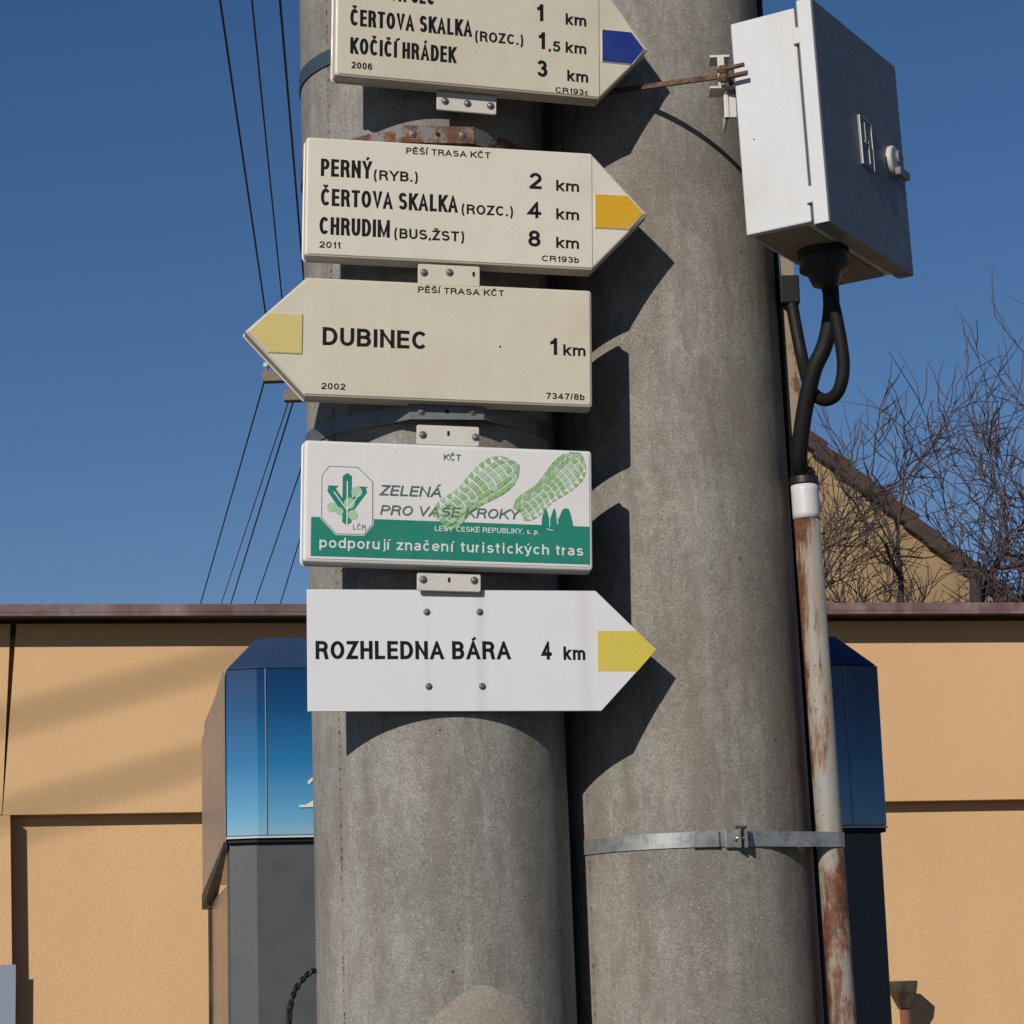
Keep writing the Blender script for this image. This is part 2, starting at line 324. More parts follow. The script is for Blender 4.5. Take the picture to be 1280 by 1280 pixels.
# skeletons in a unit box (x 0..1 across the glyph, z 0..1 baseline to cap height); a stroke is (points, cut_start, cut_end)
X = .70
def _s(*p, e=(1, 1)): return (list(p), e[0], e[1])
def _c(p, e=(0, 0)): return (p, e[0], e[1])
_stem = _s((0, 0), (0, 1))
_S = _arc(.5, .755, .46, .245, 22, 180, 9) + _arc(.5, .755, .46, .245, 180, 262, 4)[1:] + _arc(.5, .26, .5, .26, 82, 0, 4) + _arc(.5, .26, .5, .26, 0, -158, 9)[1:]
def _ring(cx, cz, rx, rz): return _c(_arc(cx, cz, rx, rz, 0, 360, 24))
GL = {
 'A': (.90, [_s((0, 0), (.5, 1), (1, 0)), _s((.2, .30), (.8, .30), e=(0, 0))]),
 'B': (.80, [_stem, _c([(0, 1), (.55, 1)] + _arc(.55, .765, .38, .235, 90, -90, 8) + [(0, .53)]), _c([(.4, .53), (.58, .53)] + _arc(.58, .265, .42, .265, 90, -90, 8) + [(0, 0)])]),
 'C': (.86, [_c(_arc(.52, .5, .52, .5, 42, 318, 20))]),
 'D': (.84, [_stem, _c([(0, 1), (.42, 1)] + _arc(.42, .5, .58, .5, 90, -90, 12) + [(0, 0)])]),
 'E': (.70, [_stem, _s((0, 1), (1, 1), e=(0, 1)), _s((0, .52), (.92, .52), e=(0, 1)), _s((0, 0), (1, 0), e=(0, 1))]),
 'H': (.80, [_stem, _s((1, 0), (1, 1)), _s((0, .52), (1, .52), e=(0, 0))]),
 'I': (.0, [_stem]),
 'K': (.82, [_stem, _s((1, 1), (0, .33), e=(1, 0)), _s((.36, .58), (1, 0), e=(0, 1))]),
 'L': (.66, [_stem, _s((0, 0), (1, 0), e=(0, 1))]),
 'M': (1.12, [_stem, _s((1, 0), (1, 1)), _s((0, 1), (.5, .02), (1, 1))]),
 'N': (.82, [_stem, _s((1, 0), (1, 1)), _s((0, 1), (1, 0))]),
 'O': (.90, [_ring(.5, .5, .5, .5)]),
 'P': (.76, [_stem, _c([(0, 1), (.55, 1)] + _arc(.55, .735, .45, .265, 90, -90, 8) + [(0, .47)])]),
 'R': (.82, [_stem, _c([(0, 1), (.56, 1)] + _arc(.56, .755, .40, .245, 90, -90, 8) + [(0, .51)]), _s((.52, .51), (.84, .42), (1, 0), e=(0, 1))]),
 'S': (.80, [_c(_S)]),
 'T': (.76, [_s((0, 1), (1, 1)), _s((.5, 0), (.5, 1), e=(1, 0))]),
 'U': (.80, [_s(*([(0, 1)] + _arc(.5, .34, .5, .34, 180, 360, 12) + [(1, 1)]))]),
 'V': (.86, [_s((0, 1), (.5, 0), (1, 1))]),
 'Y': (.84, [_s((0, 1), (.5, .42), (1, 1)), _s((.5, 0), (.5, .45), e=(1, 0))]),
 'Z': (.74, [_s((0, 1), (1, 1), (0, 0), (1, 0))]),
 '0': (.66, [_ring(.5, .5, .5, .5)]),
 '1': (.36, [_s((1, 0), (1, 1)), _c([(0, .74), (.55, .80), (.95, .98)])]),
 '2': (.66, [_c(_arc(.5, .70, .5, .30, 172, -25, 12) + [(.55, .34), (.05, .04)]), _s((0, 0), (1, 0), e=(1, 1))]),
 '3': (.66, [_c(_arc(.46, .76, .44, .24, 165, -75, 12)), _c([(.35, .53), (.5, .53)] + _arc(.5, .265, .5, .265, 90, -168, 14))]),
 '4': (.70, [_s((.72, 0), (.72, 1), (0, .25), (1, .25), e=(1, 1))]),
 '5': (.66, [_s((.92, 1), (.2, 1), (.08, .50), e=(1, 0)), _c([(.08, .50)] + _arc(.48, .30, .52, .32, 130, -165, 14))]),
 '6': (.66, [_ring(.5, .30, .5, .30), _c([(0, .30)] + _arc(.52, .55, .52, .45, 170, 30, 9))]),
 '7': (.62, [_s((0, 1), (1, 1), (.35, 0))]),
 '8': (.66, [_ring(.5, .765, .42, .235), _ring(.5, .265, .5, .265)]),
 '9': (.66, [_ring(.5, .70, .5, .30), _c([(1, .70)] + _arc(.48, .45, .52, .45, -10, -150, 9))]),
 'a': (.58, [_c(_arc(.45, .52, .45, .18, 150, 0, 7) + [(.9, .12), (1.02, 0)]), _c([(.9, .42), (.4, .36)] + _arc(.38, .18, .36, .18, 100, 270, 8) + [(.6, 0), (.9, .14)])]),
 'b': (.60, [_stem, _ring(.5, X / 2, .5, X / 2)]),
 'c': (.56, [_c(_arc(.52, X / 2, .52, X / 2, 45, 315, 16))]),
 'd': (.60, [_s((1, 0), (1, 1)), _ring(.5, X / 2, .5, X / 2)]),
 'e': (.60, [_c([(0, .34), (1, .34)] + _arc(.5, X / 2, .5, X / 2, 0, 315, 18))]),
 'h': (.56, [_stem, _s(*([(0, .42)] + _arc(.5, .44, .5, .26, 160, 0, 8) + [(1, 0)]), e=(0, 1))]),
 'i': (.0, [_s((0, 0), (0, X)), _s((0, .98), (0, 1.0))]),
 'j': (.16, [_s((1, X), (1, -.12), (.2, -.27), e=(1, 0)), _s((1, .98), (1, 1.0))]),
 'k': (.54, [_stem, _s((.95, X), (0, .24), e=(1, 0)), _s((.40, .40), (1, 0), e=(0, 1))]),
 'm': (.92, [_s((0, 0), (0, X)), _s(*([(0, .44)] + _arc(.25, .46, .25, .24, 160, 0, 7) + [(.5, 0)]), e=(0, 1)), _s(*([(.5, .44)] + _arc(.75, .46, .25, .24, 160, 0, 7) + [(1, 0)]), e=(0, 1))]),
 'n': (.56, [_s((0, 0), (0, X)), _s(*([(0, .42)] + _arc(.5, .44, .5, .26, 160, 0, 8) + [(1, 0)]), e=(0, 1))]),
 'o': (.60, [_ring(.5, X / 2, .5, X / 2)]),
 'p': (.60, [_s((0, -.28), (0, X)), _ring(.5, X / 2, .5, X / 2)]),
 'r': (.32, [_s((0, 0), (0, X)), _c([(0, .40), (.3, .60), (1, .70)])]),
 's': (.54, [_c([(x, z * X) for x, z in _S])]),
 't': (.36, [_c([(.42, 1.0), (.42, .14), (.60, .01), (1, 0)]), _s((.0, X), (1, X), e=(1, 1))]),
 'u': (.56, [_s(*([(0, X)] + _arc(.5, .26, .5, .26, 180, 340, 8) + [(1, .30)]), e=(1, 0)), _s((1, 0), (1, X))]),
 'y': (.58, [_s((0, X), (.52, .02), e=(1, 0)), _s((1, X), (.45, -.20), (.1, -.27), e=(1, 0))]),
 'z': (.52, [_s((0, X), (1, X), (0, 0), (1, 0))]),
 '(': (.36, [_c(_arc(1.0, .40, 1.0, .74, 95, 265, 12))]),
 ')': (.36, [_c(_arc(.0, .40, 1.0, .74, 85, -85, 12))]),
 '.': (.0, [_s((0, 0), (0, .01))]),
 ',': (.0, [_s((0, .0), (0, .01)), _c([(.1, .05), (-.3, -.20)])]),
 '/': (.30, [_s((0, 0), (1, 1))]),
}
ACC = {'Á': 'A/', 'Č': 'Cv', 'Í': 'I/', 'Ě': 'Ev', 'Š': 'Sv', 'Ž': 'Zv', 'Ý': 'Y/', 'É': 'E/', 'í': 'i/', 'č': 'cv', 'ý': 'y/', 'á': 'a/'}
def text_mesh(txt, x, z, wd, h, y, t=.155, shear=0., gap=.15, space=.40):
    """lettering drawn stroke by stroke: width wd, cap height h, stroke t*h; accents on top"""
    items = []; cur = 0.; fix = 0.; prev = None
    for ch in txt:
        if ch == ' ': cur += space; continue
        b = ACC.get(ch, ch)
        w_, st = GL[b[0]]
        nar = w_ < .05
        if nar: w_ = t
        if prev is not None: cur += gap * (.55 if b[0] in 'AVTY' and prev in 'AVTYLK' else 1.5 if b[0] in 'ij' or prev in 'ij' else 1)
        items.append((cur, fix, w_, b, st, nar)); prev = b[0]
        if nar: fix += w_
        else: cur += w_
    kx = (wd / h - fix) / cur if cur > .3 else 1.
    tx = t * h
    mb = MB()
    for gx, fx, gw, b, st, nar in items:
        ox, ow = (gx * kx + fx) * h, gw * (1 if nar else kx) * h
        ttx = min(tx, max(.45 * ow, .88 * tx)) if ow > tx * 1.01 or gw > t * 1.01 else tx
        strokes = list(st)
        if len(b) > 1:
            lowc = b[0].islower(); zb_ = (X + .24) if lowc else 1.20
            if b[0] == 'i': strokes = strokes[:1]
            if b[1] == 'v': strokes.append(([(.18, zb_ + .16), (.5, zb_), (.82, zb_ + .16)], 0, 0))
            else: strokes.append(([(.40, zb_ - .02), (.75, zb_ + .17)] if gw > t * 1.01 else [(.1, zb_ - .04), (1.5, zb_ + .15)], 0, 0))
        for li, (pts, e0, e1) in enumerate(strokes):
            thin = .72 if (len(b) > 1 and li == len(strokes) - 1) else .74 if (b[0] in 'MN' and li == 2) else 1.
            span = max(0, ow - ttx)
            if gw <= t * 1.01 and span < tx: span_ = tx
            else: span_ = span
            Pn = [Vector((ox + ttx / 2 + (px * span_ if span_ == span else px * tx * .9), h * (t / 2 + pz * (1 - t)))) for px, pz in pts]
            closed = (Pn[0] - Pn[-1]).length < 1e-7
            if closed: Pn = Pn[:-1]
            zlo, zhi = min(p.y for p in Pn) - t * h / 2, max(p.y for p in Pn) + t * h / 2
            if not closed:
                for end, e in ((0, e0), (-1, e1)):
                    if e:
                        q = Pn[1] if end == 0 else Pn[-2]; dv = (Pn[end] - q)
                        if dv.length < 1e-9: dv = Vector((0, 1e-6))
                        dv = dv.normalized(); Pn[end] = Pn[end] + dv * (ttx / 2 if abs(dv.y) < .2 else t * h * 1.1)
            Pn = [p for i, p in enumerate(Pn) if i == 0 or (p - Pn[i - 1]).length > 1e-7]
            n = len(Pn); Lf = []; Rt = []
            for i in range(n):
                a = Pn[i - 1] if (i or closed) else None; c = Pn[(i + 1) % n] if (i < n - 1 or closed) else None
                d1 = (Pn[i] - a).normalized() if a is not None else (c - Pn[i]).normalized()
                d2 = (c - Pn[i]).normalized() if c is not None else d1
                n1 = Vector((-d1.y, d1.x)); n2 = Vector((-d2.y, d2.x)); mm_ = n1 + n2
                mm_ = n1 if mm_.length < 1e-5 else mm_.normalized()
                # stroke is a little thinner where it runs flat
                wv = (ttx * abs(mm_.x) ** 1 + t * h * .9 * (1 - abs(mm_.x))) * thin
                k_ = min(2.6, 1 / max(.3, mm_.dot(n1)))
                Lf.append(Pn[i] + mm_ * wv / 2 * k_); Rt.append(Pn[i] - mm_ * wv / 2 * k_)
            for i in range(n if closed else n - 1):
                j = (i + 1) % n; poly = [Rt[i], Rt[j], Lf[j], Lf[i]]
                for lim, sg in ((zlo, 1), (zhi, -1)):
                    out = []
                    for q in range(len(poly)):
                        A_, B_ = poly[q], poly[(q + 1) % len(poly)]
                        ia, ib = (A_.y - lim) * sg >= -1e-9, (B_.y - lim) * sg >= -1e-9
                        if ia: out.append(A_)
                        if ia != ib: out.append(A_.lerp(B_, (lim - A_.y) / (B_.y - A_.y)))
                    poly = out
                    if len(poly) < 3: break
                if len(poly) >= 3:
                    mb.add([(x + p.x + shear * p.y, y - .00003 * li, z + p.y) for p in poly], [tuple(range(len(poly)))])
    return mb

# ================================================================== SETTING
# ground: pavement around the poles, road, grass beyond, out to the horizon
mb = MB(); mb.add([(-1500, -1500, -.02), (1500, -1500, -.02), (1500, 1500, -.02), (-1500, 1500, -.02)], [(0, 1, 2, 3)])
mb.build('ground', 'grass', kind='structure')
mb = MB(); mb.box(-40, 40, -12, 1.2, -.5, -.004); mb.build('road', 'asphalt', kind='structure')
mb = MB(); mb.box(-40, 40, 1.32, 6.2, -.5, .12); mb.build('pavement', 'paving', kind='structure')
mb = MB(); mb.box(-40, 40, 1.2, 1.317, -.5, .135); mb.build('kerb', 'paving', kind='structure', bevel=.01)

YAW = R(10)
# ---- rendered wall behind, local x along it, local y into it
W = empty('rendered_wall', (0, 7.0, 0), YAW, label='ochre rendered wall with red brown coping behind the poles and phone booth', cat='wall')
def slab(name, outline, y0, y1, mat, parent=W, **kw): return MB().prism(outline, y0, y1).build(name, mat, parent, **kw)
slab('wall_base', rect(-1.80, 9, 0, 2.70), .045, .40, 'wall')
slab('upper_band', [(-1.388, 2.228), (9, 2.228), (9, 2.7375), (-1.356, 2.7375)], 0, .044, 'wall')
slab('pilaster', [(-1.80, 0), (-1.350, 0), (-1.360, 1.845), (-1.368, 2.226), (-1.80, 2.226)], -.012, .043, 'wall')
slab('corner_strip', [(-1.80, 2.23), (-1.3895, 2.23), (-1.372, 2.7375), (-1.80, 2.7375)], 0, .043, 'wall')
slab('metal_panel', rect(-1.80, -1.350, .3, 1.838), -.0145, -.0125, 'grayblue')
mb = MB(); mb.box(-1.82, 9, -.105, .42, 2.751, 2.773); mb.box(-1.82, 9, -.105, -.1025, 2.741, 2.7509); mb.build('coping', 'coping', W, bevel=.003)
# ---- rain hopper and downpipe on the wall
D_ = empty('downpipe', (0, 7.0, 0), YAW, label='red brown downpipe with dark funnel on the ochre wall right of the booth', cat='drainpipe')
mb = MB(); mb.rings([[(x + .0, y, 1.655) for x, y in ((1.028, -.050), (1.056, -.050), (1.056, -.02), (1.028, -.02))], [(x, y, 1.70) for x, y in ((1.010, -.064), (1.070, -.064), (1.070, -.005), (1.010, -.005))], [(x, y, 1.732) for x, y in ((1.002, -.066), (1.075, -.066), (1.078, -.005), (1.000, -.005))]])
mb.build('hopper', 'brown', D_, bevel=.004)
MB().tube([(1.042, -.034, 0.1), (1.042, -.034, 1.6545)], .014, 16).build('pipe', 'redpipe', D_)

# ---- phone booth
B = empty('phone_booth', (0, 4.3, 0), YAW, label='phone booth with blue gradient hood and grey body behind the concrete poles', cat='phone booth')
cf = .055
DB = .72
def plan(x0, x1, y0, y1, c): return [(x0 + c, y0), (x1 - c, y0), (x1, y0 + c * .28), (x1, y1), (x0, y1), (x0, y0 + c * .28)]
hood = plan(-.490, .640, 0, DB, .05)
mb = MB(); mb.rings([[(x, y, 1.9455 - (.035 if y > .5 else 0)) for x, y in hood], [(x, y, 2.2225) for x, y in hood]]); mb.build('hood', 'print', B, bevel=.002)
capi = plan(-.436, .582, .05, DB - .06, .04)
mb = MB(); mb.rings([[(x, y, 2.2235) for x, y in plan(-.489, .639, .002, DB - .002, .05)], [(x, y, 2.282) for x, y in capi]]); mb.build('hood_cap', 'navy', B, bevel=.003)
mb = MB(); mb.rings([[(x, y, 1.9415) for x, y in plan(-.491, .641, -.0015, .03, .05)], [(x, y, 1.9445) for x, y in plan(-.491, .641, -.0015, .03, .05)]])
mb.build('hood_lip', 'boxp', B)
mb = MB(); mb.add([(-.4915, .026, 1.9375), (-.4915, .72, 1.895), (-.4915, .72, 2.19), (-.4915, .026, 2.2205), (-.495, .026, 1.9375), (-.495, .72, 1.895), (-.495, .72, 2.19), (-.495, .026, 2.2205)],
                  [(0, 1, 2, 3), (4, 5, 6, 7), (0, 1, 5, 4), (1, 2, 6, 5), (2, 3, 7, 6), (3, 0, 4, 7)])
mb.build('side_panel', 'pinkside', B)
mb = MB(); mb.add([(-.496, .02, 1.926), (-.496, .73, 1.866), (-.496, .73, 1.894), (-.496, .02, 1.936), (-.4895, .02, 1.926), (-.470, .73, 1.866), (-.470, .73, 1.894), (-.4895, .02, 1.936)],
                  [(0, 1, 2, 3), (4, 5, 6, 7), (0, 1, 5, 4), (1, 2, 6, 5), (2, 3, 7, 6), (3, 0, 4, 7)])
mb.build('side_rail', 'brown', B)
body = plan(-.487, .632, .012, .075, .045)
mb = MB(); mb.rings([[(x, y, .12) for x, y in body], [(x, y, 1.9345) for x, y in body]]); mb.build('body_panel', 'grey', B, bevel=.002)
seam = plan(-.4885, .6385, .004, .08, .046)
MB().rings([[(x, y, 1.9348) for x, y in seam], [(x, y, 1.9412) for x, y in seam]]).build('hood_shade_strip', 'black', B)  # black strip added for the shade under the hood lip
mb = MB(); mb.box(-.482, -.476, .078, .66, .14, 1.875); mb.build('side_glass', 'glass', B)
mb = MB(); mb.box(-.486, -.470, .66, .695, .12, 1.865); mb.build('side_frame', 'brown', B)
mb = MB(); mb.box(.60, .625, .078, .695, .12, 1.865); mb.build('side_wall', 'grey', B)
for xx in (-.426, .575):
    MB().box(xx - .0007, xx + .0007, -.0022, -.0004, 1.946, 2.222).build('edge_highlight', 'grayblue', B)  # pale painted strips stand in for highlight lines along the hood facets
text_mesh('2', -.359, 1.992, .055, .052, -.0016, .10).build('lettering', 'wprint', B)
MB().box(-.372, -.32, -.0024, -.0012, 1.9905, 1.9945).build('underline', 'wprint', B)

# ---- gable house beyond the wall
G = empty('gable_house', (2.634, 22, 0), 0, label='old house with yellow gable and brown sloping roof edge beyond the wall', cat='house')
sl_ = .886; px_ = -1.05; pz_ = 6.793 + 1.05 * sl_ - .18
wall_o = [(-6, 0), (9, 0), (9, .5), (px_, pz_), (-6, pz_ - (px_ + 6) * sl_)]
wall_o = [(-6, 0), (7.5, 0), (px_ + (pz_ - 0.3) / sl_, .3), (px_, pz_), (-6, pz_ - (6 + px_) * sl_)]
slab('gable_wall', wall_o, 0, .35, 'gable', G)
def roofslab(sgn):
    x1 = px_ + sgn * (pz_ - 1.6) / sl_
    mb = MB(); mb.rings([[(px_, -.06, pz_ + .01), (px_, -.06, pz_ + .13), (px_, 9, pz_ + .13), (px_, 9, pz_ + .01)], [(x1, -.06, 1.61), (x1, -.06, 1.73), (x1, 9, 1.73), (x1, 9, 1.61)]])
    mb.build('roof', 'tile', G)
roofslab(1); roofslab(-1)
ux = Vector((1, 0, -sl_)).normalized(); un = Vector((sl_, 0, 1)).normalized()
tile = None
for i in range(24):
    s0 = Vector((px_, -.10, pz_ + .135)) + ux * (i * .255)
    if tile is None:
        mb = MB(); a = Vector((0, 0, 0))
        P = [a - un * .115, a + ux * .30 - un * .09, a + ux * .30 + un * .045, a + un * .015]
        mb.rings([[Vector((p.x, 0, p.z)) for p in P], [Vector((p.x, .30, p.z)) for p in P]]); tile = mb.build('roof_tile', 'tile', G, bevel=.01); o = tile
    else:
        o = tile.copy(); COL.objects.link(o); o.parent = G
    o.location = s0 + un * random.uniform(-.008, .012); o.rotation_euler = (random.uniform(-.02, .02), random.uniform(-.03, .03), random.uniform(-.02, .02))

# ---- bare trees between the wall and the house
def bare_tree(base, height, first, levels, rseed, r0, label, spread=.8, kids=3):
    rg = random.Random(rseed)
    t = empty('bare_tree', base, 0, label=label, cat='tree', group='bare trees beyond the wall')
    tr = MB(); cr = MB()
    def grow(p, d, L, r, lev):
        seg = 3 if lev >= levels - 1 else 4
        pts = [p]; dd = d.copy()
        for i in range(seg):
            dd = (dd + Vector((rg.uniform(-1, 1), rg.uniform(-1, 1), rg.uniform(-.7, .8))) * (.30 if lev else .05)).normalized()
            pts.append(pts[-1] + dd * L / seg)
        r1 = r * (.72 if lev < levels else .5)
        rs = [r + (r1 - r) * i / seg for i in range(seg + 1)]
        (tr if lev == 0 else cr).tube(pts, rs, 8 if lev == 0 else (5 if lev < 3 else 3), smooth=lev < 3, cap=False)
        if lev >= levels: return
        n = kids if lev else kids + 3
        for c in range(n):
            q = rg.uniform(.3, 1.) if c else 1.
            idx = q * seg; i0 = min(int(idx), seg - 1); pp = pts[i0].lerp(pts[i0 + 1], idx - i0)
            if lev == 0: pp = pts[-2].lerp(pts[-1], rg.uniform(-.6, 1.))
            az = rg.uniform(0, 2 * math.pi); sp = spread * rg.uniform(.5, 1.15) * (.5 if c == 0 else 1)
            side = Matrix.Rotation(az, 3, dd) @ dd.orthogonal().normalized()
            nd = (dd * math.cos(sp) + side * math.sin(sp) + Vector((0, 0, .10))).normalized()
            grow(pp, nd, (first if lev == 0 else L) * rg.uniform(.60, .86), max(.0034, min(r1, .034 if lev == 0 else r1) * rg.uniform(.6, .85)), lev + 1)
    grow(Vector((0, 0, 0)), Vector((.02, 0, 1)).normalized(), height, r0, 0)
    tr.build('trunk', 'bark', t); cr.build('crown', 'twig', t)
    return t
bare_tree((2.36, 13.0, 0), 3.95, .80, 6, 11, .045, 'small bare tree between the roof edge and the wall coping, its fork in view')
bare_tree((3.30, 12.2, 0), 3.8, 1.25, 6, 5, .08, 'tallest bare tree, its twigs reaching in from the right edge of the view')
bare_tree((2.05, 14.8, 0), 4.05, .85, 6, 23, .045, 'bare tree with thin crossing twigs in front of the yellow gable')
bare_tree((1.85, 16.5, 0), 4.35, .90, 6, 47, .05, 'bare tree nearest the rusty pipe, its twigs just above the roof edge')

# ---- far utility pole and overhead wires
U = empty('utility_pole', (-1.15, 20.1, 0), 0, label='distant utility pole behind the signs, only its crossarm ends showing left', cat='utility pole')
MB().tube([(0, 0, 0), (0, 0, 8.2)], [.13, .09], 14).build('pole', 'wood', U)
for z, x0 in ((6.93, -.83), (6.765, -.66), (7.25, -.70)):
    MB().box(x0, .8, -.11, -.02, z - .05, z + .04).build('crossarm', 'wood', U, bevel=.008)
for x, z in ((-.80, 6.97), (-.60, 6.805), (-.34, 6.805), (-.2, 6.805)):
    MB().tube([(x, -.065, z), (x, -.065, z + .035), (x, -.065, z + .04), (x, -.065, z + .075)], [.012, .014, .03, .022], 10).build('insulator', 'handle', U)
for x in (-.56,):
    MB().tube([(x - .05, -.14, 6.86), (x, -.14, 6.83), (x + .05, -.14, 6.80)], .014, 8).build('clamp', 'screw', U)
def wire(pts, r, label, sag=0.):
    p0, p1 = Vector(pts[0]), Vector(pts[1]); L = []
    for i in range(25):
        q = i / 24; p = p0.lerp(p1, q); p.z -= sag * 4 * q * (1 - q); L.append(p - p0)
    o = MB().tube(L, r * .8, 6).build('overhead_wire', 'wire'); o.location = p0
    tag(o, label, 'wire', 'overhead wires left of the poles'); return o
def through(a, b, t0, t1):
    a, b = Vector(a), Vector(b); return (a + (b - a) * t0, a + (b - a) * t1)
wire(through((-1.856, 19, 7.202), (-1.55, 13.5, 7.387), -.18, 4.2), .0085, 'leftmost of the three wires in the upper sky, ending behind the left-pointing sign')
wire(through((-1.725, 19, 7.306), (-1.371, 13.5, 7.381), -.18, 4.2), .0070, 'middle of the three wires in the upper sky, ending behind the left-pointing sign')
wire(through((-1.556, 19, 7.481), (-1.213, 13.5, 7.375), -.18, 4.2), .0095, 'wire in the upper sky nearest the left concrete pole')
for a, b, r, lb in (((-1.947, 20, 6.939), (-3.598, 29, 6.687), .0085, 'leftmost wire of the lower fan, running down to the wall coping'),
                    ((-1.749, 20, 6.773), (-3.359, 29, 6.68), .006, 'thin second wire of the lower fan, left of a close pair'),
                    ((-1.723, 20, 6.739), (-3.249, 29, 6.676), .009, 'third wire of the lower fan, right of a close pair'),
                    ((-1.492, 20, 6.678), (-2.973, 29, 6.668), .008, 'fourth wire of the lower fan, emerging beside the green and white sign'),
                    ((-1.351, 20, 6.674), (-2.679, 29, 6.658), .008, 'shortest and rightmost wire of the lower fan, next to the left pole')):
    wire(through(a, b, 0, 2.6), r, lb)

# two thick aerial cable bundles high over the street: their soft shadows cross the ochre wall
for q, (zz, yy) in enumerate(((7.0, -1.05), (7.0, -1.37))):
    a = Vector((-14, yy - 8.8 / 1.9, zz)); b_ = Vector((10, yy + 15.2 / 1.9, zz))
    o = MB().tube([Vector((0, 0, 0)), b_ - a], .0115, 8).build('aerial_cable', 'black'); o.location = a
    tag(o, ('upper', 'lower')[q] + ' soft shadow streak on the left wall comes from this thick overhead cable', 'cable', 'aerial cable bundles over the street')

# ================================================================== POLES
C1 = Vector((-.1040, 3.365)); C2 = Vector((.2240, 3.450))
def r1_at(z): return .1675 - .0028 * (z - 1.62)
def r2_at(z): return .1660 - .0049 * (z - 1.62)
def c1_at(z): return Vector((C1.x - .0052 * (z - 1.62), C1.y))
def c2_at(z): return Vector((C2.x - .0075 * (z - 1.62), C2.y))
def pole(cfun, rfun, mat, label):
    b = cfun(0); t = cfun(8.5)
    root = empty('concrete_pole', (b.x, b.y, .12), 0, label=label, cat='pole', group='twin concrete poles')
    zs = [0, 1.2, 1.6, 2.0, 2.4, 2.8, 3.2, 7.4]
    rings = []
    for z in zs:
        c = cfun(z + .12) - b; rr = rfun(z + .12)
        rings.append([(c.x + rr * math.sin(a), c.y - rr * math.cos(a), z) for a in [2 * math.pi * i / 128 for i in range(128)]])
    MB().rings(rings, smooth=True).build('shaft', mat, root); return root
P1 = pole(c1_at, r1_at, 'pole1', 'left concrete pole that carries the five trail signs')
P2 = pole(c2_at, r2_at, 'pole2', 'right concrete pole with the grey box and rusty pipe strapped to it')
# mortar patch low on the left pole: a thin skin following the shaft, with a ragged domed edge
mb = MB(); n = 40; rows = 14
a0, a1 = R(-14), R(44)
vs = []; fs = []
for i in range(n + 1):
    q = i / n; a = a0 + (a1 - a0) * q
    KP = ((0, 1.600), (.09, 1.622), (.26, 1.645), (.40, 1.663), (.50, 1.670), (.60, 1.669), (.70, 1.6605), (.80, 1.656), (.90, 1.638), (1.01, 1.600))
    for (q0, t0), (q1, t1) in zip(KP, KP[1:]):
        if q0 <= q < q1: e_ = (q - q0) / (q1 - q0); top = t0 + (t1 - t0) * (3 * e_ * e_ - 2 * e_ ** 3) * .4 + (t1 - t0) * e_ * .6
    top += .0006 * math.sin(q * 61)
    for j in range(rows + 1):
        z = 1.10 + (top - 1.10) * j / rows
        e = min(1, (rows - j) / 1.) * min(1, i / 1., (n - i) / 1.)
        rr = r1_at(z) + .0002 + .0018 * e
        c = c1_at(z); vs.append((c.x + rr * math.sin(a) - c1_at(0).x, c.y - rr * math.cos(a) - C1.y, z - .12))
for i in range(n):
    for j in range(rows):
        k0 = i * (rows + 1) + j; fs.append((k0, k0 + rows + 1, k0 + rows + 2, k0 + 1))
mb.add(vs, fs, True).build('mortar_patch', 'mortar', P1, label='smooth beige mortar patch')

# ================================================================== STRAPS
def band_path(path, z0, z1, th, name, mat, parent, closed=True):
    """path: list of plan points (x,y), outer side to the right; band of thickness th"""
    n = len(path); inn = []; 
    for i in range(n):
        a = Vector(path[(i - 1) % n]) if closed or i else Vector(path[i]); b = Vector(path[(i + 1) % n]) if closed or i < n - 1 else Vector(path[i])
        t = (b - a).normalized(); nn = Vector((t.y, -t.x)); inn.append(Vector(path[i]) + nn * th)
    vs = []
    for i in range(n): vs += [(*path[i], z0), (*path[i], z1), (*inn[i], z1), (*inn[i], z0)]
    fs = []
    for i in range(n if closed else n - 1):
        j = (i + 1) % n
        for k_ in range(4): fs.append((i * 4 + k_, i * 4 + (k_ + 1) % 4, j * 4 + (k_ + 1) % 4, j * 4 + k_))
    if not closed: fs += [(0, 1, 2, 3), ((n - 1) * 4, (n - 1) * 4 + 3, (n - 1) * 4 + 2, (n - 1) * 4 + 1)]
    return MB().add(vs, fs).build(name, mat, parent)
def screw(parent, x, y, z, r=.0035, name='screw', mat='screw'):
    mb = MB(); mb.rings([[(x + rr * math.cos(a), yy, z + rr * math.sin(a)) for a in [2 * math.pi * i / 14 for i in range(14)]] for rr, yy in ((r * 1.5, y), (r * 1.5, y - .0006), (r, y - .0008), (r * .95, y - .0022), (r * .5, y - .0032))], smooth=False)
    o = mb.build(name, mat, parent)
    return o
def omega_strap(z, h, yaw, mat, label, plate=True, half=.047, sep=.019):
    Rr = r1_at(z) + .0008; c = c1_at(z)
    root = empty('steel_strap', (c.x, c.y, z), yaw, label=label, cat='strap', group='steel straps around the left pole')
    path = []
    if plate:
        path += [(-half, -(Rr + sep)), (half, -(Rr + sep))]
        a = R(50)
        for i in range(61):
            t = a + (2 * math.pi - 2 * a) * i / 60; path.append((Rr * math.sin(t), -Rr * math.cos(t)))
    else:
        path = [(Rr * math.sin(t), -Rr * math.cos(t)) for t in [2 * math.pi * i / 80 for i in range(80)]]
    band_path(path, -h / 2, h / 2, .0016, 'band', mat, root)
    if plate:
        for sx_ in (-1, 1): screw(root, sx_ * .033, -(Rr + sep) - .0018, 0)
        MB().prism(circ(0, 0, .0028, 10), -(Rr + sep) - .0026, -(Rr + sep) - .0012).build('slot', 'hole', root)
    return root
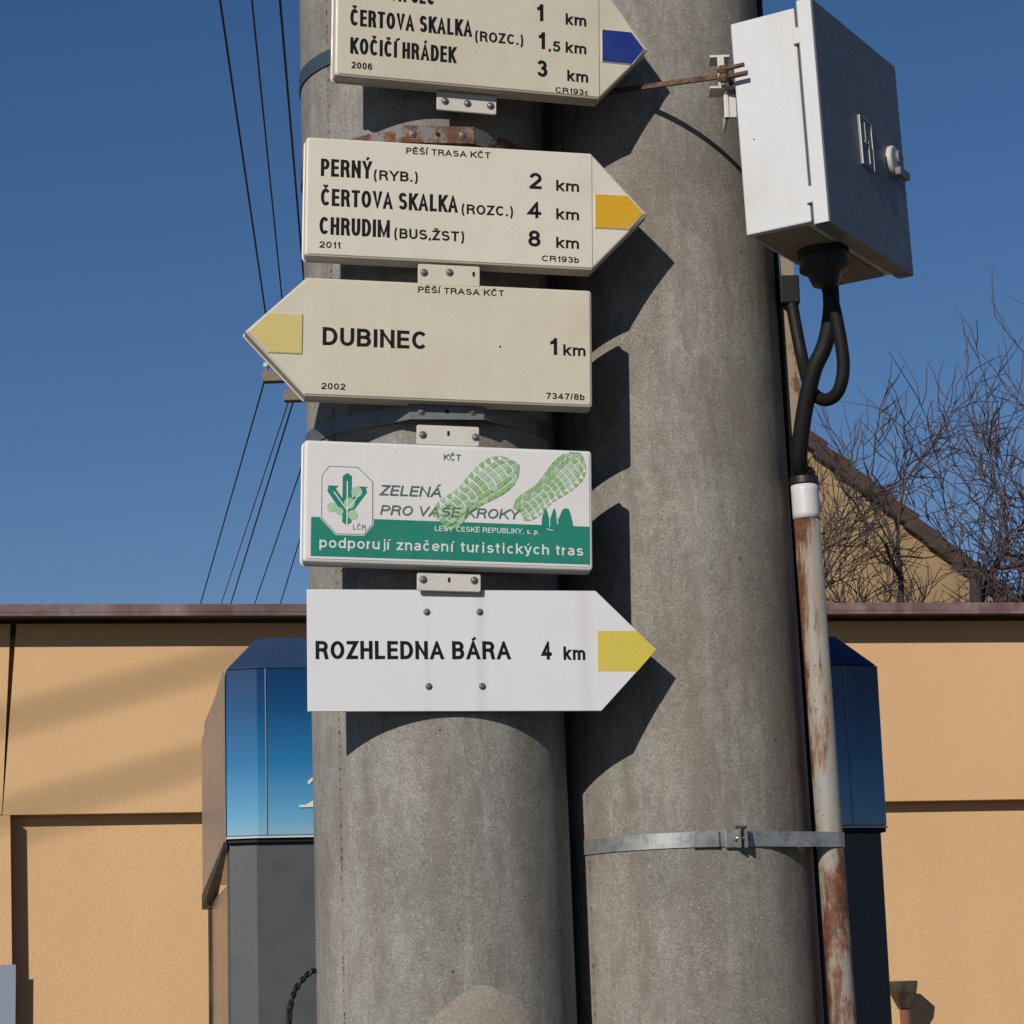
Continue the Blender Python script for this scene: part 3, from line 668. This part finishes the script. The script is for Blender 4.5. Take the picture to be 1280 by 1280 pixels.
omega_strap(2.7685, .023, R(9), 'rustzinc', 'rust patched strap just above the yellow-arrow sign for Perný', sep=.014)
omega_strap(2.3935, .021, R(9), 'zinc', 'bent grey steel strap below the sign reading DUBINEC', sep=.016)
omega_strap(2.905, .021, 0, 'bluestrap', 'dark blue grey strap on the left pole beside the topmost sign', False)
# strap round the right pole and the pipe
def hull_band(z, h, c, rr, pc, pr, th, mat, root):
    pts = [(c.x + rr * math.sin(t), c.y - rr * math.cos(t)) for t in [2 * math.pi * i / 200 for i in range(200)]]
    pts += [(pc.x + pr * math.sin(t), pc.y - pr * math.cos(t)) for t in [2 * math.pi * i / 24 for i in range(24)]]
    pts = sorted(pts)
    def half(ps):
        o = []
        for p in ps:
            while len(o) > 1 and (o[-1][0] - o[-2][0]) * (p[1] - o[-2][1]) - (o[-1][1] - o[-2][1]) * (p[0] - o[-2][0]) <= 0: o.pop()
            o.append(p)
        return o[:-1]
    hp = half(pts) + half(pts[::-1])
    hp = [(x - c.x, y - c.y) for x, y in hp]
    return band_path(hp, -h / 2, h / 2, th, 'band', mat, root)
zb = 1.846; cc = c2_at(zb)
SB = empty('pipe_strap', (cc.x, cc.y, zb), 0, label='galvanised strap with bolted buckle holding the rusty pipe to the right pole', cat='strap')
PIPE = Vector((.4015, 3.372))
hull_band(zb, .0195, cc, r2_at(zb) + .001, PIPE, .0190, .0012, 'zincl', SB)
for ang, w_, hh, pr in ((4, .034, .021, .0035), (15, .016, .023, .004)):
    rr = r2_at(zb) + .0022
    mat = Matrix.Rotation(R(ang), 4, 'Z')
    MB().box(-w_ / 2, w_ / 2, -rr - pr, -rr - .0004, -hh / 2, hh / 2, mat).build('buckle_plate', 'zincl', SB, bevel=.001)
rr = r2_at(zb) + .006
mat = Matrix.Rotation(R(20), 4, 'Z')
for dx in (-.007, .002): MB().box(dx - .0012, dx + .0012, -rr - .010, -rr + .002, -.012, .012, mat).build('lug', 'zincl', SB)
MB().tube([mat @ Vector((-.012, -rr - .004, .0)), mat @ Vector((.008, -rr - .004, 0))], .0028, 8).build('bolt', 'screw', SB)
MB().box(-.009, .004, -rr - .009, -rr + .001, .012, .016, mat).build('nut', 'rust', SB, bevel=.001)
# thin rusty clamp round the right pole that holds the box bracket
zc = 2.843; cc = c2_at(zc)
CL = empty('rusty_clamp', (cc.x, cc.y, zc), 0, label='thin rusty clamp band stretched from the box bracket round the right pole', cat='clamp')
o = hull_band(zc, .0070, cc, r2_at(zc) + .001, Vector((.298, 3.170)), .004, .0035, 'rust', CL)
CL.rotation_euler = (0, R(12.5), 0); CL.location.z += .003

# ================================================================== PIPE, CABLES
PP = empty('rusty_pipe', (PIPE.x, PIPE.y, .12), 0, label='grey painted steel pipe flaking with rust beside the right pole', cat='pipe')
def pipex(z): return (.3955 + (2.2763 - z) * .0165)
for nm, z0, z1, rr, mt in (('pipe_body', .12, 2.2745, .0176, 'pipe'), ('sleeve', 2.2752, 2.3215, .0186, 'sleeve'), ('collar', 2.3222, 2.333, .0195, 'blackp')):
    zz = [z0 + (z1 - z0) * i / 6 for i in range(7)]
    MB().tube([(pipex(z) - PIPE.x, 0, z - .12) for z in zz], rr, 28).build(nm, mt, PP)
MB().tube([(.0048 + pipex(2.3) - PIPE.x, -.002, 2.333 - .12), (pipex(2.3) - PIPE.x, 0, 2.341 - .12)], [.013, .0115], 20).build('gland', 'blackp', PP)
def spline(pts, n=8):
    pts = [Vector(p) for p in pts]; out = []
    for i in range(len(pts) - 1):
        p0, p1, p2, p3 = pts[max(i - 1, 0)], pts[i], pts[i + 1], pts[min(i + 2, len(pts) - 1)]
        for k_ in range(n):
            t = k_ / n
            out.append(.5 * ((2 * p1) + (p2 - p0) * t + (2 * p0 - 5 * p1 + 4 * p2 - p3) * t * t + (3 * p1 - p0 - 3 * p2 + p3) * t ** 3))
    out.append(pts[-1]); return out
def cable(pts, r, label, mat='black', name='black_cable', n=8, group=None):
    p0 = Vector(pts[0]); o = MB().tube([p - p0 for p in spline(pts, n)], r, 16).build(name, mat); o.location = p0
    return tag(o, label, 'cable', group)
cable([(.434, 3.285, 2.62), (.434, 3.288, 2.587), (.434, 3.292, 2.543), (.4245, 3.30, 2.499), (.408, 3.31, 2.464), (.395, 3.33, 2.412), (.3875, 3.352, 2.357), (.3925, 3.370, 2.334), (.3945, 3.372, 2.31)], .0112, 'thick black cable running straight from the grey box down into the white sleeve')
cable([(.424, 3.27, 2.62), (.426, 3.27, 2.578), (.4365, 3.272, 2.534), (.4445, 3.28, 2.468), (.438, 3.29, 2.433), (.4245, 3.31, 2.4245), (.412, 3.34, 2.439), (.408, 3.38, 2.470), (.406, 3.412, 2.510), (.401, 3.420, 2.555), (.396, 3.422, 2.600)], .0088, 'black cable looping below the grey box and back up to tape on a beige strip')
cable([(.3905, 3.470, .12), (.3905, 3.470, 1.611), (.3885, 3.466, 2.126), (.379, 3.463, 2.638), (.3745, 3.460, 3.057), (.365, 3.455, 4.2), (.33, 3.45, 8)], .0085, 'straight black cable running up the right flank of the right pole', n=4)
ST = empty('metal_strip', (.393, 3.43, 0), 0, label='beige strip with rust spots running up behind the black cables', cat='strip')
mb = MB(); mb.rings([[(-.009, -.002, 2.30), (.010, -.002, 2.30), (.010, .003, 2.30), (-.009, .003, 2.30)], [(-.008, -.002, 2.76), (.010, -.002, 2.76), (.010, .003, 2.76), (-.008, .003, 2.76)]]); mb.build('strip', 'strip', ST)
MB().box(-.012, .015, -.018, .006, 2.590, 2.630).build('tape', 'black', ST, bevel=.002)
# twisted cable leaving the left pole
mb = MB(); cp = spline([(-.262, 3.36, 1.700), (-.272, 3.335, 1.6985), (-.285, 3.33, 1.689), (-.2975, 3.33, 1.672), (-.303, 3.33, 1.650), (-.3045, 3.33, 1.61), (-.303, 3.335, 1.2), (-.30, 3.34, .2)], 14)
p0 = cp[0]
tw = empty('twisted_cable', p0, 0, label='twisted black cable curling out beside the left pole low down', cat='cable')
L = 0; A = []; Bp = []
fine = []
for i in range(len(cp) - 1):
    dd = (cp[i + 1] - cp[i]).length; m = max(1, int(dd / .003))
    for k_ in range(m): fine.append(cp[i].lerp(cp[i + 1], k_ / m))
for i, p in enumerate(fine):
    t = (fine[min(i + 1, len(fine) - 1)] - fine[max(i - 1, 0)]).normalized(); x = t.cross(Vector((0, 1, 0))).normalized(); y = x.cross(t)
    ph = i * .42; A.append(p - p0 + (x * math.cos(ph) + y * math.sin(ph)) * .0022); Bp.append(p - p0 - (x * math.cos(ph) + y * math.sin(ph)) * .0022)
MB().tube(A, .0021, 6).build('strand', 'black', tw); MB().tube(Bp, .0021, 6).build('strand', 'blackp', tw)

# ================================================================== GREY BOX
psi = R(29.0)
BX = empty('electrical_box', (.417, 3.10, 2.606), 0, label='light grey metal electrical box clamped high on the right pole', cat='electrical box')
Lv = Vector((-math.cos(psi), math.sin(psi), 0)); Rv = Vector((math.sin(psi), math.cos(psi), 0))
# local frame: x = Rv (along the door), y = Lv (towards the pole side), z up
bm_ = Matrix(((Rv.x, Lv.x, 0, 0), (Rv.y, Lv.y, 0, 0), (0, 0, 1, 0), (0, 0, 0, 1)))
BX.matrix_world = Matrix.Translation((.417, 3.10, 2.606)) @ Matrix.Rotation(R(-1.4), 4, 'Y') @ bm_
bb = MB(); bb.box(0, .290, .0285, .1190, .004, .294)
body = bb.build('box_body', 'boxp', BX, bevel=.002)
MB().box(.012, .283, .040, .112, .0015, .0039).build('underside', 'boxb', BX)
MB().box(.003, .289, .0256, .0284, .008, .290).build('door_seal', 'blackp', BX)
dr = MB(); dr.box(-.003, .296, .002, .0255, -.003, .301); door = dr.build('door', 'boxshade', BX, bevel=.002)
MB().box(-.0055, -.0032, .003, .0225, -.002, .300).build('door_edge', 'boxp', BX, bevel=.0008)
for z0, z1 in ((.028, .050), (.243, .265)): MB().box(-.004, .002, .0225, .032, z0, z1).build('hinge', 'boxp', BX, bevel=.001)
# label plate: thin embossed frame with two bars
ox_, oz_ = .018, -.007
pl = MB().box(.108 + ox_, .150 + ox_, -.0004, .0018, .118 + oz_, .186 + oz_).build('label_plate', 'boxshade', BX)
for x0, x1, z0, z1 in ((.108, .1096, .118, .186), (.1484, .150, .118, .186), (.124, .1262, .150, .180), (.134, .1362, .124, .156), (.120, .140, .151, .153), (.110, .148, .1845, .186)):
    MB().box(x0 + ox_, x1 + ox_, -.0020, -.0005, z0 + oz_, z1 + oz_).build('embossed_bar', 'handle', pl)
# round lock with turned handle
lk = MB().prism(circ(0, 0, .021, 28), -.007, .0, .002).build('lock', 'handle', BX); lk.location = (.246, .0018, .148)
lk2 = MB().prism(rnd(rect(-.010, .028, -.024, -.012), .004), -.015, -.0075, .001).build('handle', 'boxshade', lk)
MB().prism(circ(.008, .006, .010, 16), -.011, -.0072).build('keyhole_cover', 'boxshade', lk)
screw_o = MB().prism(circ(0, 0, .0011, 8), .0, .001).build('rivet', 'hole', BX); screw_o.matrix_local = Matrix.Translation((-.0004, .098, .130)) @ Matrix.Rotation(R(-90), 4, 'Z')
gl = empty('g', (0, 0, 0)); bpy.data.objects.remove(gl)
rings = []
gx, gy = .118, .062
for rr, z in ((.034, .0012), (.034, -.007), (.031, -.008), (.031, -.019), (.033, -.020), (.033, -.025), (.023, -.031), (.017, -.046)):
    rings.append([(gx + rr * math.cos(a), gy + rr * math.sin(a), z) for a in [2 * math.pi * i / 28 for i in range(28)]])
MB().rings(rings).build('cable_gland', 'blackp', BX)
# bracket between clamp and box
BR = empty('box_bracket', (.292, 3.178, 2.836), 0, label='white painted channel bracket between the rusty clamp and the grey box', cat='bracket')
MB().box(-.0045, .0045, -.012, -.009, -.020, .020).build('web', 'tab', BR, bevel=.0008)
MB().box(-.014, .012, -.010, .022, .0201, .0235).build('flange', 'tab', BR, bevel=.0006)
MB().box(-.016, .016, -.012, .022, -.0235, -.0201).build('flange', 'tab', BR, bevel=.0006)
MB().box(.004, .0075, -.008, .05, -.062, -.0236).build('stay', 'tab', BR)
MB().box(.002, .018, -.006, .002, -.062, -.030).build('foot_plate', 'tab', BR, bevel=.0008)
BLT = empty('clamp_bolts', (.292, 3.160, 2.827), 0, label='pair of threaded bolt ends with rusty nuts poking out of the bracket', cat='bolts')
for z in (.0055, -.0065):
    MB().tube([(-.006, -.004, z), (.0285 + z * -.3, -.0235, z)], .0030, 10).build('bolt', 'rust', BLT)
    MB().tube([(-.003, -.0055, z), (.006, -.0108, z)], .0062, 6, smooth=False).build('nut', 'rust', BLT)

# ================================================================== SIGNS
KK = .9925
def sign_root(c, yaw, roll, label, k=KK):
    p = Vector((c[0] * k, c[1] * k, 1.6 + (c[2] - 1.6) * k))
    o = empty('trail_sign', p, 0, label=label, cat='sign')
    o.rotation_euler = (Matrix.Rotation(yaw, 3, 'Z') @ Matrix.Rotation(roll, 3, 'Y')).to_euler()
    o.scale = (k, k, k)
    return o
m = .001
def shell(outline, mat, root, depth=.024):
    """enamelled tray: back flange, side, rounded front edge"""
    o = outline; a = inset(o, 1.6 * m); b = inset(o, 2.4 * m); c = inset(o, 4.2 * m)
    mb = MB(); mb.rings([[(x, depth, z) for x, z in a], [(x, depth, z) for x, z in o], [(x, depth - .002, z) for x, z in o], [(x, depth - .0028, z) for x, z in a],
                         [(x, .0030, z) for x, z in a], [(x, .0010, z) for x, z in b], [(x, 0, z) for x, z in c]], smooth=False)
    return mb.build('body', mat, root)
def raised(outline, mat, root, y=0, h=.0012, bev=.0009, name='face_plate'):
    return MB().prism(outline, y - h, y, bev).build(name, mat, root)
def mm(pts): return [(x * m, z * m) for x, z in pts]
def letter(root, rows, y, mat='ink', bold=0, shear=0.):
    for t, x, z, wd, h in rows: text_mesh(t, x * m, z * m, wd * m, h * m, y, bold if bold else (.20 if h < 14 else .18 if (len(t) > 4 and wd / h / len(t) < .60) else .20), shear).build('lettering', mat, root)
def arrow_sign(c, yaw, roll, label, hw, hh, tip, left, body_mat, flag_mat, rows, z0=0, sep=0, ftop=25, fbot=-23.5):
    root = sign_root(c, yaw, roll, label)
    s = -1 if left else 1
    P = [(-hw, -hh), (hw, -hh), (tip, z0), (hw, hh), (-hw, hh)]
    rs = [7, 1.2, 3.5, 1.2, 7]
    if left: P = [(-x, z) for x, z in P][::-1]; rs = rs[::-1]
    shell(mm(rnd(P, rs)), body_mat, root)
    # raised rectangle with the text, raised pennant with the colour of the trail
    x0, x1 = -hw + 4, hw + .6
    o = rnd(rect(x0, x1, -hh + 4, hh - 4), [5, .5, .5, 5])
    if left: o = [(-x, z) for x, z in o][::-1]
    raised(mm(o), body_mat, root, 0, .0010)
    sl = (hh) / (tip - hw)
    xa = hw + 3.2; 
    def edge(z): return tip - abs(z - z0) / sl
    fl = [(xa, fbot), (edge(fbot) - 5, fbot), (tip - 6.5, z0), (edge(ftop) - 5, ftop), (xa, ftop)]
    fi = [(xa + 1.3, fbot + 1.5), (edge(fbot) - 7, fbot + 1.5), (tip - 9, z0), (edge(ftop) - 7, ftop - 1.5), (xa + 1.3, ftop - 1.5)]
    if left: fl = [(-x, z) for x, z in fl][::-1]; fi = [(-x, z) for x, z in fi][::-1]
    raised(mm(fl), body_mat, root, 0, .0014, .0010, 'pennant_rim')
    MB().prism(mm(fi), -.0018, -.00145).build('pennant', flag_mat, root)
    letter(root, rows, -.00125)
    return root
def tab(root, x, z, wd, h, y, holes, screws, mat='tab', th=.003):
    t = MB().prism(mm(rnd(rect(x - wd / 2, x + wd / 2, z - h / 2, z + h / 2), 3)), y, y + th, .0008).build('mounting_tab', mat, root)
    for hx, hz in holes: MB().prism(mm(rnd(rect(hx - 1.6, hx + 1.6, hz - 3.2, hz + 3.2), 1.2)), y - .0004, y + .0002).build('slot', 'hole', t)
    for hx, hz in screws: screw(t, hx * m, y - .0002, hz * m, .0034)
    return t

S1 = arrow_sign((-.0377, 3.19, 2.9199), R(14.2), R(1.79), 'topmost cream arrow sign with a blue pennant pointing right', 179.5, 88, 251, False, 'cream2', 'bluep', [
 ('NOVÁ SEČ', -129.9, 24.2, 83.8, 23.6), ('ČERTOVA SKALKA', -158.7, -15.7, 163.6, 23.5), ('KOČIČÍ HRÁDEK', -158.2, -54.8, 141.8, 22.8),
 ('(ROZC.)', 9.1, -20.8, 65.6, 14.6), ('2006', -156.3, -75.1, 27.5, 9.4), ('1', 91.6, 16.3, 11, 24), ('km', 133.3, 14.8, 28.7, 16.2),
 ('1', 93.7, -23.2, 11, 23.8), (',5', 109.8, -25.1, 15.9, 14.8), ('km', 133.1, -25, 28.6, 15.5), ('3', 93.6, -62.8, 14.3, 23.7), ('km', 135.1, -65.1, 28.9, 15.8), ('CR193c', 118.8, -83, 45.9, 8)], z0=-10, ftop=14, fbot=-34)
tab(S1, 2.5, -101, 81, 26, .018, [], [(-27, -101.5), (3.3, -102), (34.7, -102.5)])
S2 = arrow_sign((-.0691, 3.19, 2.6742), R(9.9), R(1.79), 'cream arrow sign with an orange yellow pennant pointing right and three place names', 189.5, 82.4, 267, False, 'cream', 'yel', [
 ('PERNÝ', -168.7, 27.6, 66.4, 24.0), ('(RYB.)', -99.6, 26.5, 57.7, 13.7), ('ČERTOVA SKALKA', -168.1, -12.3, 179.0, 23.4), ('(ROZC.)', 16.0, -13.4, 68.0, 13.5),
 ('CHRUDIM', -169.3, -51.3, 91.4, 23.8), ('(BUS,ŽST)', -72.1, -51.5, 91.6, 13.7), ('2011', -169.0, -69.5, 26.9, 8.9), ('PĚŠÍ TRASA KČT', -57.5, 64.7, 111.5, 8.6),
 ('2', 106.0, 26.0, 16.2, 22.7), ('4', 103.7, -14.0, 18.0, 22.6), ('8', 104.2, -53.2, 16.4, 22.5), ('km', 141.7, 25.3, 30.6, 15.2), ('km', 141.6, -13.9, 30.5, 15.1), ('km', 141.4, -53.1, 30.4, 15.1), ('CR193b', 122.2, -72.5, 49.5, 8.2)], z0=.5)
S3 = arrow_sign((-.0723, 3.19, 2.4864), R(9.6), R(1.74), 'cream sign reading DUBINEC with a faded yellow pennant pointing left', 187.5, 80.5, 267, True, 'cream2', 'yelp', [
 ('DUBINEC', -165.5, -11.0, 134.7, 24.1), ('1', 128.0, -10.9, 11.4, 22.6), ('km', 147.5, -11.1, 29.4, 15.1), ('2002', -166.3, -69.1, 30.8, 8.4), ('7347/8b', 124.8, -70.1, 50.4, 8.3), ('PĚŠÍ TRASA KČT', -42.9, 64.8, 112.6, 8.4)], z0=3, ftop=29.5, fbot=-24.5)
MB().prism(mm(circ(64.5, -3, 1.3, 8)), -.0016, -.0011).build('rivet', 'ink', S3)
tab(S3, -2.5, 90, 81, 28, -.0006, [(29.7, 93.2)], [(-35.2, 92.1), (-1.8, 93.8)], 'cream2')

# ---- forestry sponsor sign
S4 = sign_root((-.0794, 3.19, 2.2718), R(10.5), R(1.65), 'white and green sponsor sign with boot prints and a fir emblem')
hw, hh = 187.5, 80.2
shell(mm(rnd(rect(-hw, hw, -hh, hh), 7)), 'white', S4)
raised(mm(rnd(rect(-hw + 5, hw - 5, -hh + 5, hh - 5), 5)), 'white', S4, 0, .0010)
tab(S4, -1.5, 92, 81, 26, .003, [(-1.1, 95)], [(-34.2, 91.6), (34.2, 91.2)])
tab(S4, 2.0, -97, 82, 23, .014, [(2, -94)], [(-31.2, -94.5), (34.3, -93.6)])
y4 = -.0013
def flat(name, pts, mat, layer=0, parent=S4, kind=None): return MB().prism(mm(pts), y4 - .00006 * layer - .00005, y4 - .00006 * layer).build(name, mat, parent, kind=kind)
octo = [(-163.6, 32.5), (-163.4, -22.4), (-144.5, -42.4), (-109.7, -42.4), (-98.2, -28.3), (-98.4, 26.8), (-117.7, 45.2), (-154.3, 45.2)]
flat('green_band', [(-176.3, -71.3), (181.4, -71.3), (181.6, -21.8), (-176.3, -21.2)], 'green')
# fir skyline
flat('fir_silhouette', [(119, -21.9), (119.6, -12), (122, -4), (125, .5), (127.5, -7), (129.5, -16), (131.5, -10), (134, -2), (136.5, 1), (138.5, -7), (141, -14), (144, -6), (147, 0), (151, 1.5), (155, 0), (157.5, -8), (159.6, -16), (160, -21.9)], 'green', 1)
for q in (([(129.2, -24), (130.2, -24), (130.5, -10), (129.4, -10)]), ([(139.5, -20), (141, -20), (139, -7), (138, -7)]), ([(126, -27), (134, -29), (134, -28), (126, -26)])): flat('white_accent', q, 'wprint', 2)
flat('emblem_border', inset(octo, -1.1), 'wprint', 2); flat('emblem_outline', inset(octo, -.1), 'dgreen', 3); flat('emblem_field', inset(octo, .9), 'white', 4)
# fir sprig: upright bar and two arms
def bar(x0, z0, x1, z1, wd, name, mat, layer):
    a, b = Vector((x0, z0)), Vector((x1, z1)); t = (b - a).normalized(); n_ = Vector((-t.y, t.x)) * wd / 2
    pts = [a - n_, b - n_, b + t * wd * .35, b + n_, a + n_, a - t * wd * .3]
    return flat(name, [(p.x, p.y) for p in pts], mat, layer)
bar(-131, -27, -131, 33, 12, 'sprig', 'green', 5)
bar(-131, -14, -152, 16, 11, 'sprig', 'green', 6); bar(-131, -14, -110, 16, 11, 'sprig', 'green', 7)
flat('needle_tip', [(-157, 20), (-149, 12), (-142, 20)], 'green', 8); flat('needle_tip', [(-120, 20), (-112, 12), (-105, 20)], 'green', 8)
for cx, cz, rr in ((-119, 13, 7), (-128, -2, 7), (-150, -8, 6.5), (-123.5, -17, 6.5), (-140.5, -13, 5)): flat('leaf_disc', circ(cx, cz, rr, 18), 'pgreen', 9)
bar(-131, -32, -131, 26, 1.6, 'vein', 'wprint', 10); bar(-131, -11, -148, 12, 1.4, 'vein', 'wprint', 11); bar(-131, -11, -114, 12, 1.4, 'vein', 'wprint', 12)
# boot prints: lugs laid out inside a sole outline
def sole(ax, az, bx, bz, wd, mir):
    a, b = Vector((ax, az)), Vector((bx, bz)); L = (b - a).length; t = (b - a).normalized(); n_ = Vector((-t.y, t.x)) * mir
    def half(q):   # half width along the sole, q 0 heel .. 1 toe
        K = ((0, .24), (.06, .36), (.16, .42), (.30, .36), (.42, .35), (.58, .44), (.72, .50), (.84, .48), (.93, .38), (.98, .24), (1, .12))
        for (q0, w0), (q1, w1) in zip(K, K[1:]):
            if q <= q1: return (w0 + (w1 - w0) * (q - q0) / (q1 - q0)) * wd
        return .1 * wd
    mbA = MB(); mbB = MB(); rg = random.Random(3); rows_ = 13
    for i in range(rows_):
        q0, q1 = (i + .09) / rows_, (i + .91) / rows_
        for c in range(6):
            u0, u1 = -1 + c / 3 + .035, -1 + (c + 1) / 3 - .035
            skew = .035 * (1 if c in (0, 1, 4, 5) else -1) * (1 if c < 3 else -1)
            def P(q, u):
                qq = min(.999, max(.001, q)); p = a + t * L * (q + abs(u) * -.03) + n_ * (half(qq) * u + .06 * wd * math.sin(q * 3))
                return p
            pts = [P(q0, u0), P(q1 + (skew if abs(u0) > .5 else 0), u0), P(q1, u1), P(q0, u1)]
            if mir < 0: pass
            tgt = mbA if rg.random() < (.8 if c in (0, 5) else .55) else mbB
            y0 = y4 - .0004
            tgt.add([(p.x * m, y0, p.y * m) for p in pts], [(0, 1, 2, 3)])
    mbA.build('boot_print', 'lgreen', S4, kind='stuff'); mbB.build('boot_print', 'pgreen', S4, kind='stuff')
sole(-12, -22, 87, 60, 52, 1); sole(91, -7, 174, 72, 46, -1)
letter(S4, [('ZELENÁ', -90.1, 9.9, 78.4, 13.4), ('PRO VAŠE KROKY', -89.2, -15.4, 177.9, 12.7)], y4 - .0006, 'dgreen', .155, .22)
letter(S4, [('KČT', -7.8, 58.7, 21.9, 8.0), ('LČR', -123.4, -36.0, 16.5, 6.7)], y4 - .0006, 'dgreen', .15)
letter(S4, [('LESY ČESKÉ REPUBLIKY, s. p.', -18.8, -34.3, 134.3, 6.8), ('podporují značení turistických tras', -165.4, -60.5, 338.5, 13.6)], y4 - .0006, 'wprint', .165)

# ---- flat white sheet sign
S5 = sign_root((-.0785, 3.19, 2.0853), R(9.7), R(.43), 'flat white arrow sign reading ROZHLEDNA BÁRA with a lemon yellow tip, lowest of all', 1.0)
raised(mm([(-184.8, -77), (187, -77), (261, 1), (184, 77), (-184.8, 77)]), 'sheet', S5, .003, .003, .0004, 'body')
MB().prism(mm([(184.3, -26.4), (235, -26.4), (260, 1), (236, 25.3), (184.9, 25.3)]), -.0004, -.0001).build('pennant', 'yelb', S5)
letter(S5, [('ROZHLEDNA BÁRA', -174.4, -11.5, 246.5, 23.2), ('4', 111.7, -11.7, 13.4, 23.5), ('km', 140.0, -12.1, 28.1, 17.3)], -.0003)
for x, z in ((-33.7, 48.7), (33.9, 49), (-32.7, -45.8), (35.2, -45.8)): screw(S5, x * m, -.0001, z * m, .0030)
for z in (52, -48):
    MB().box(-.06, .06, .0032, .008, (z - 9) * m, (z + 9) * m).build('mounting_rail', 'zinc', S5)
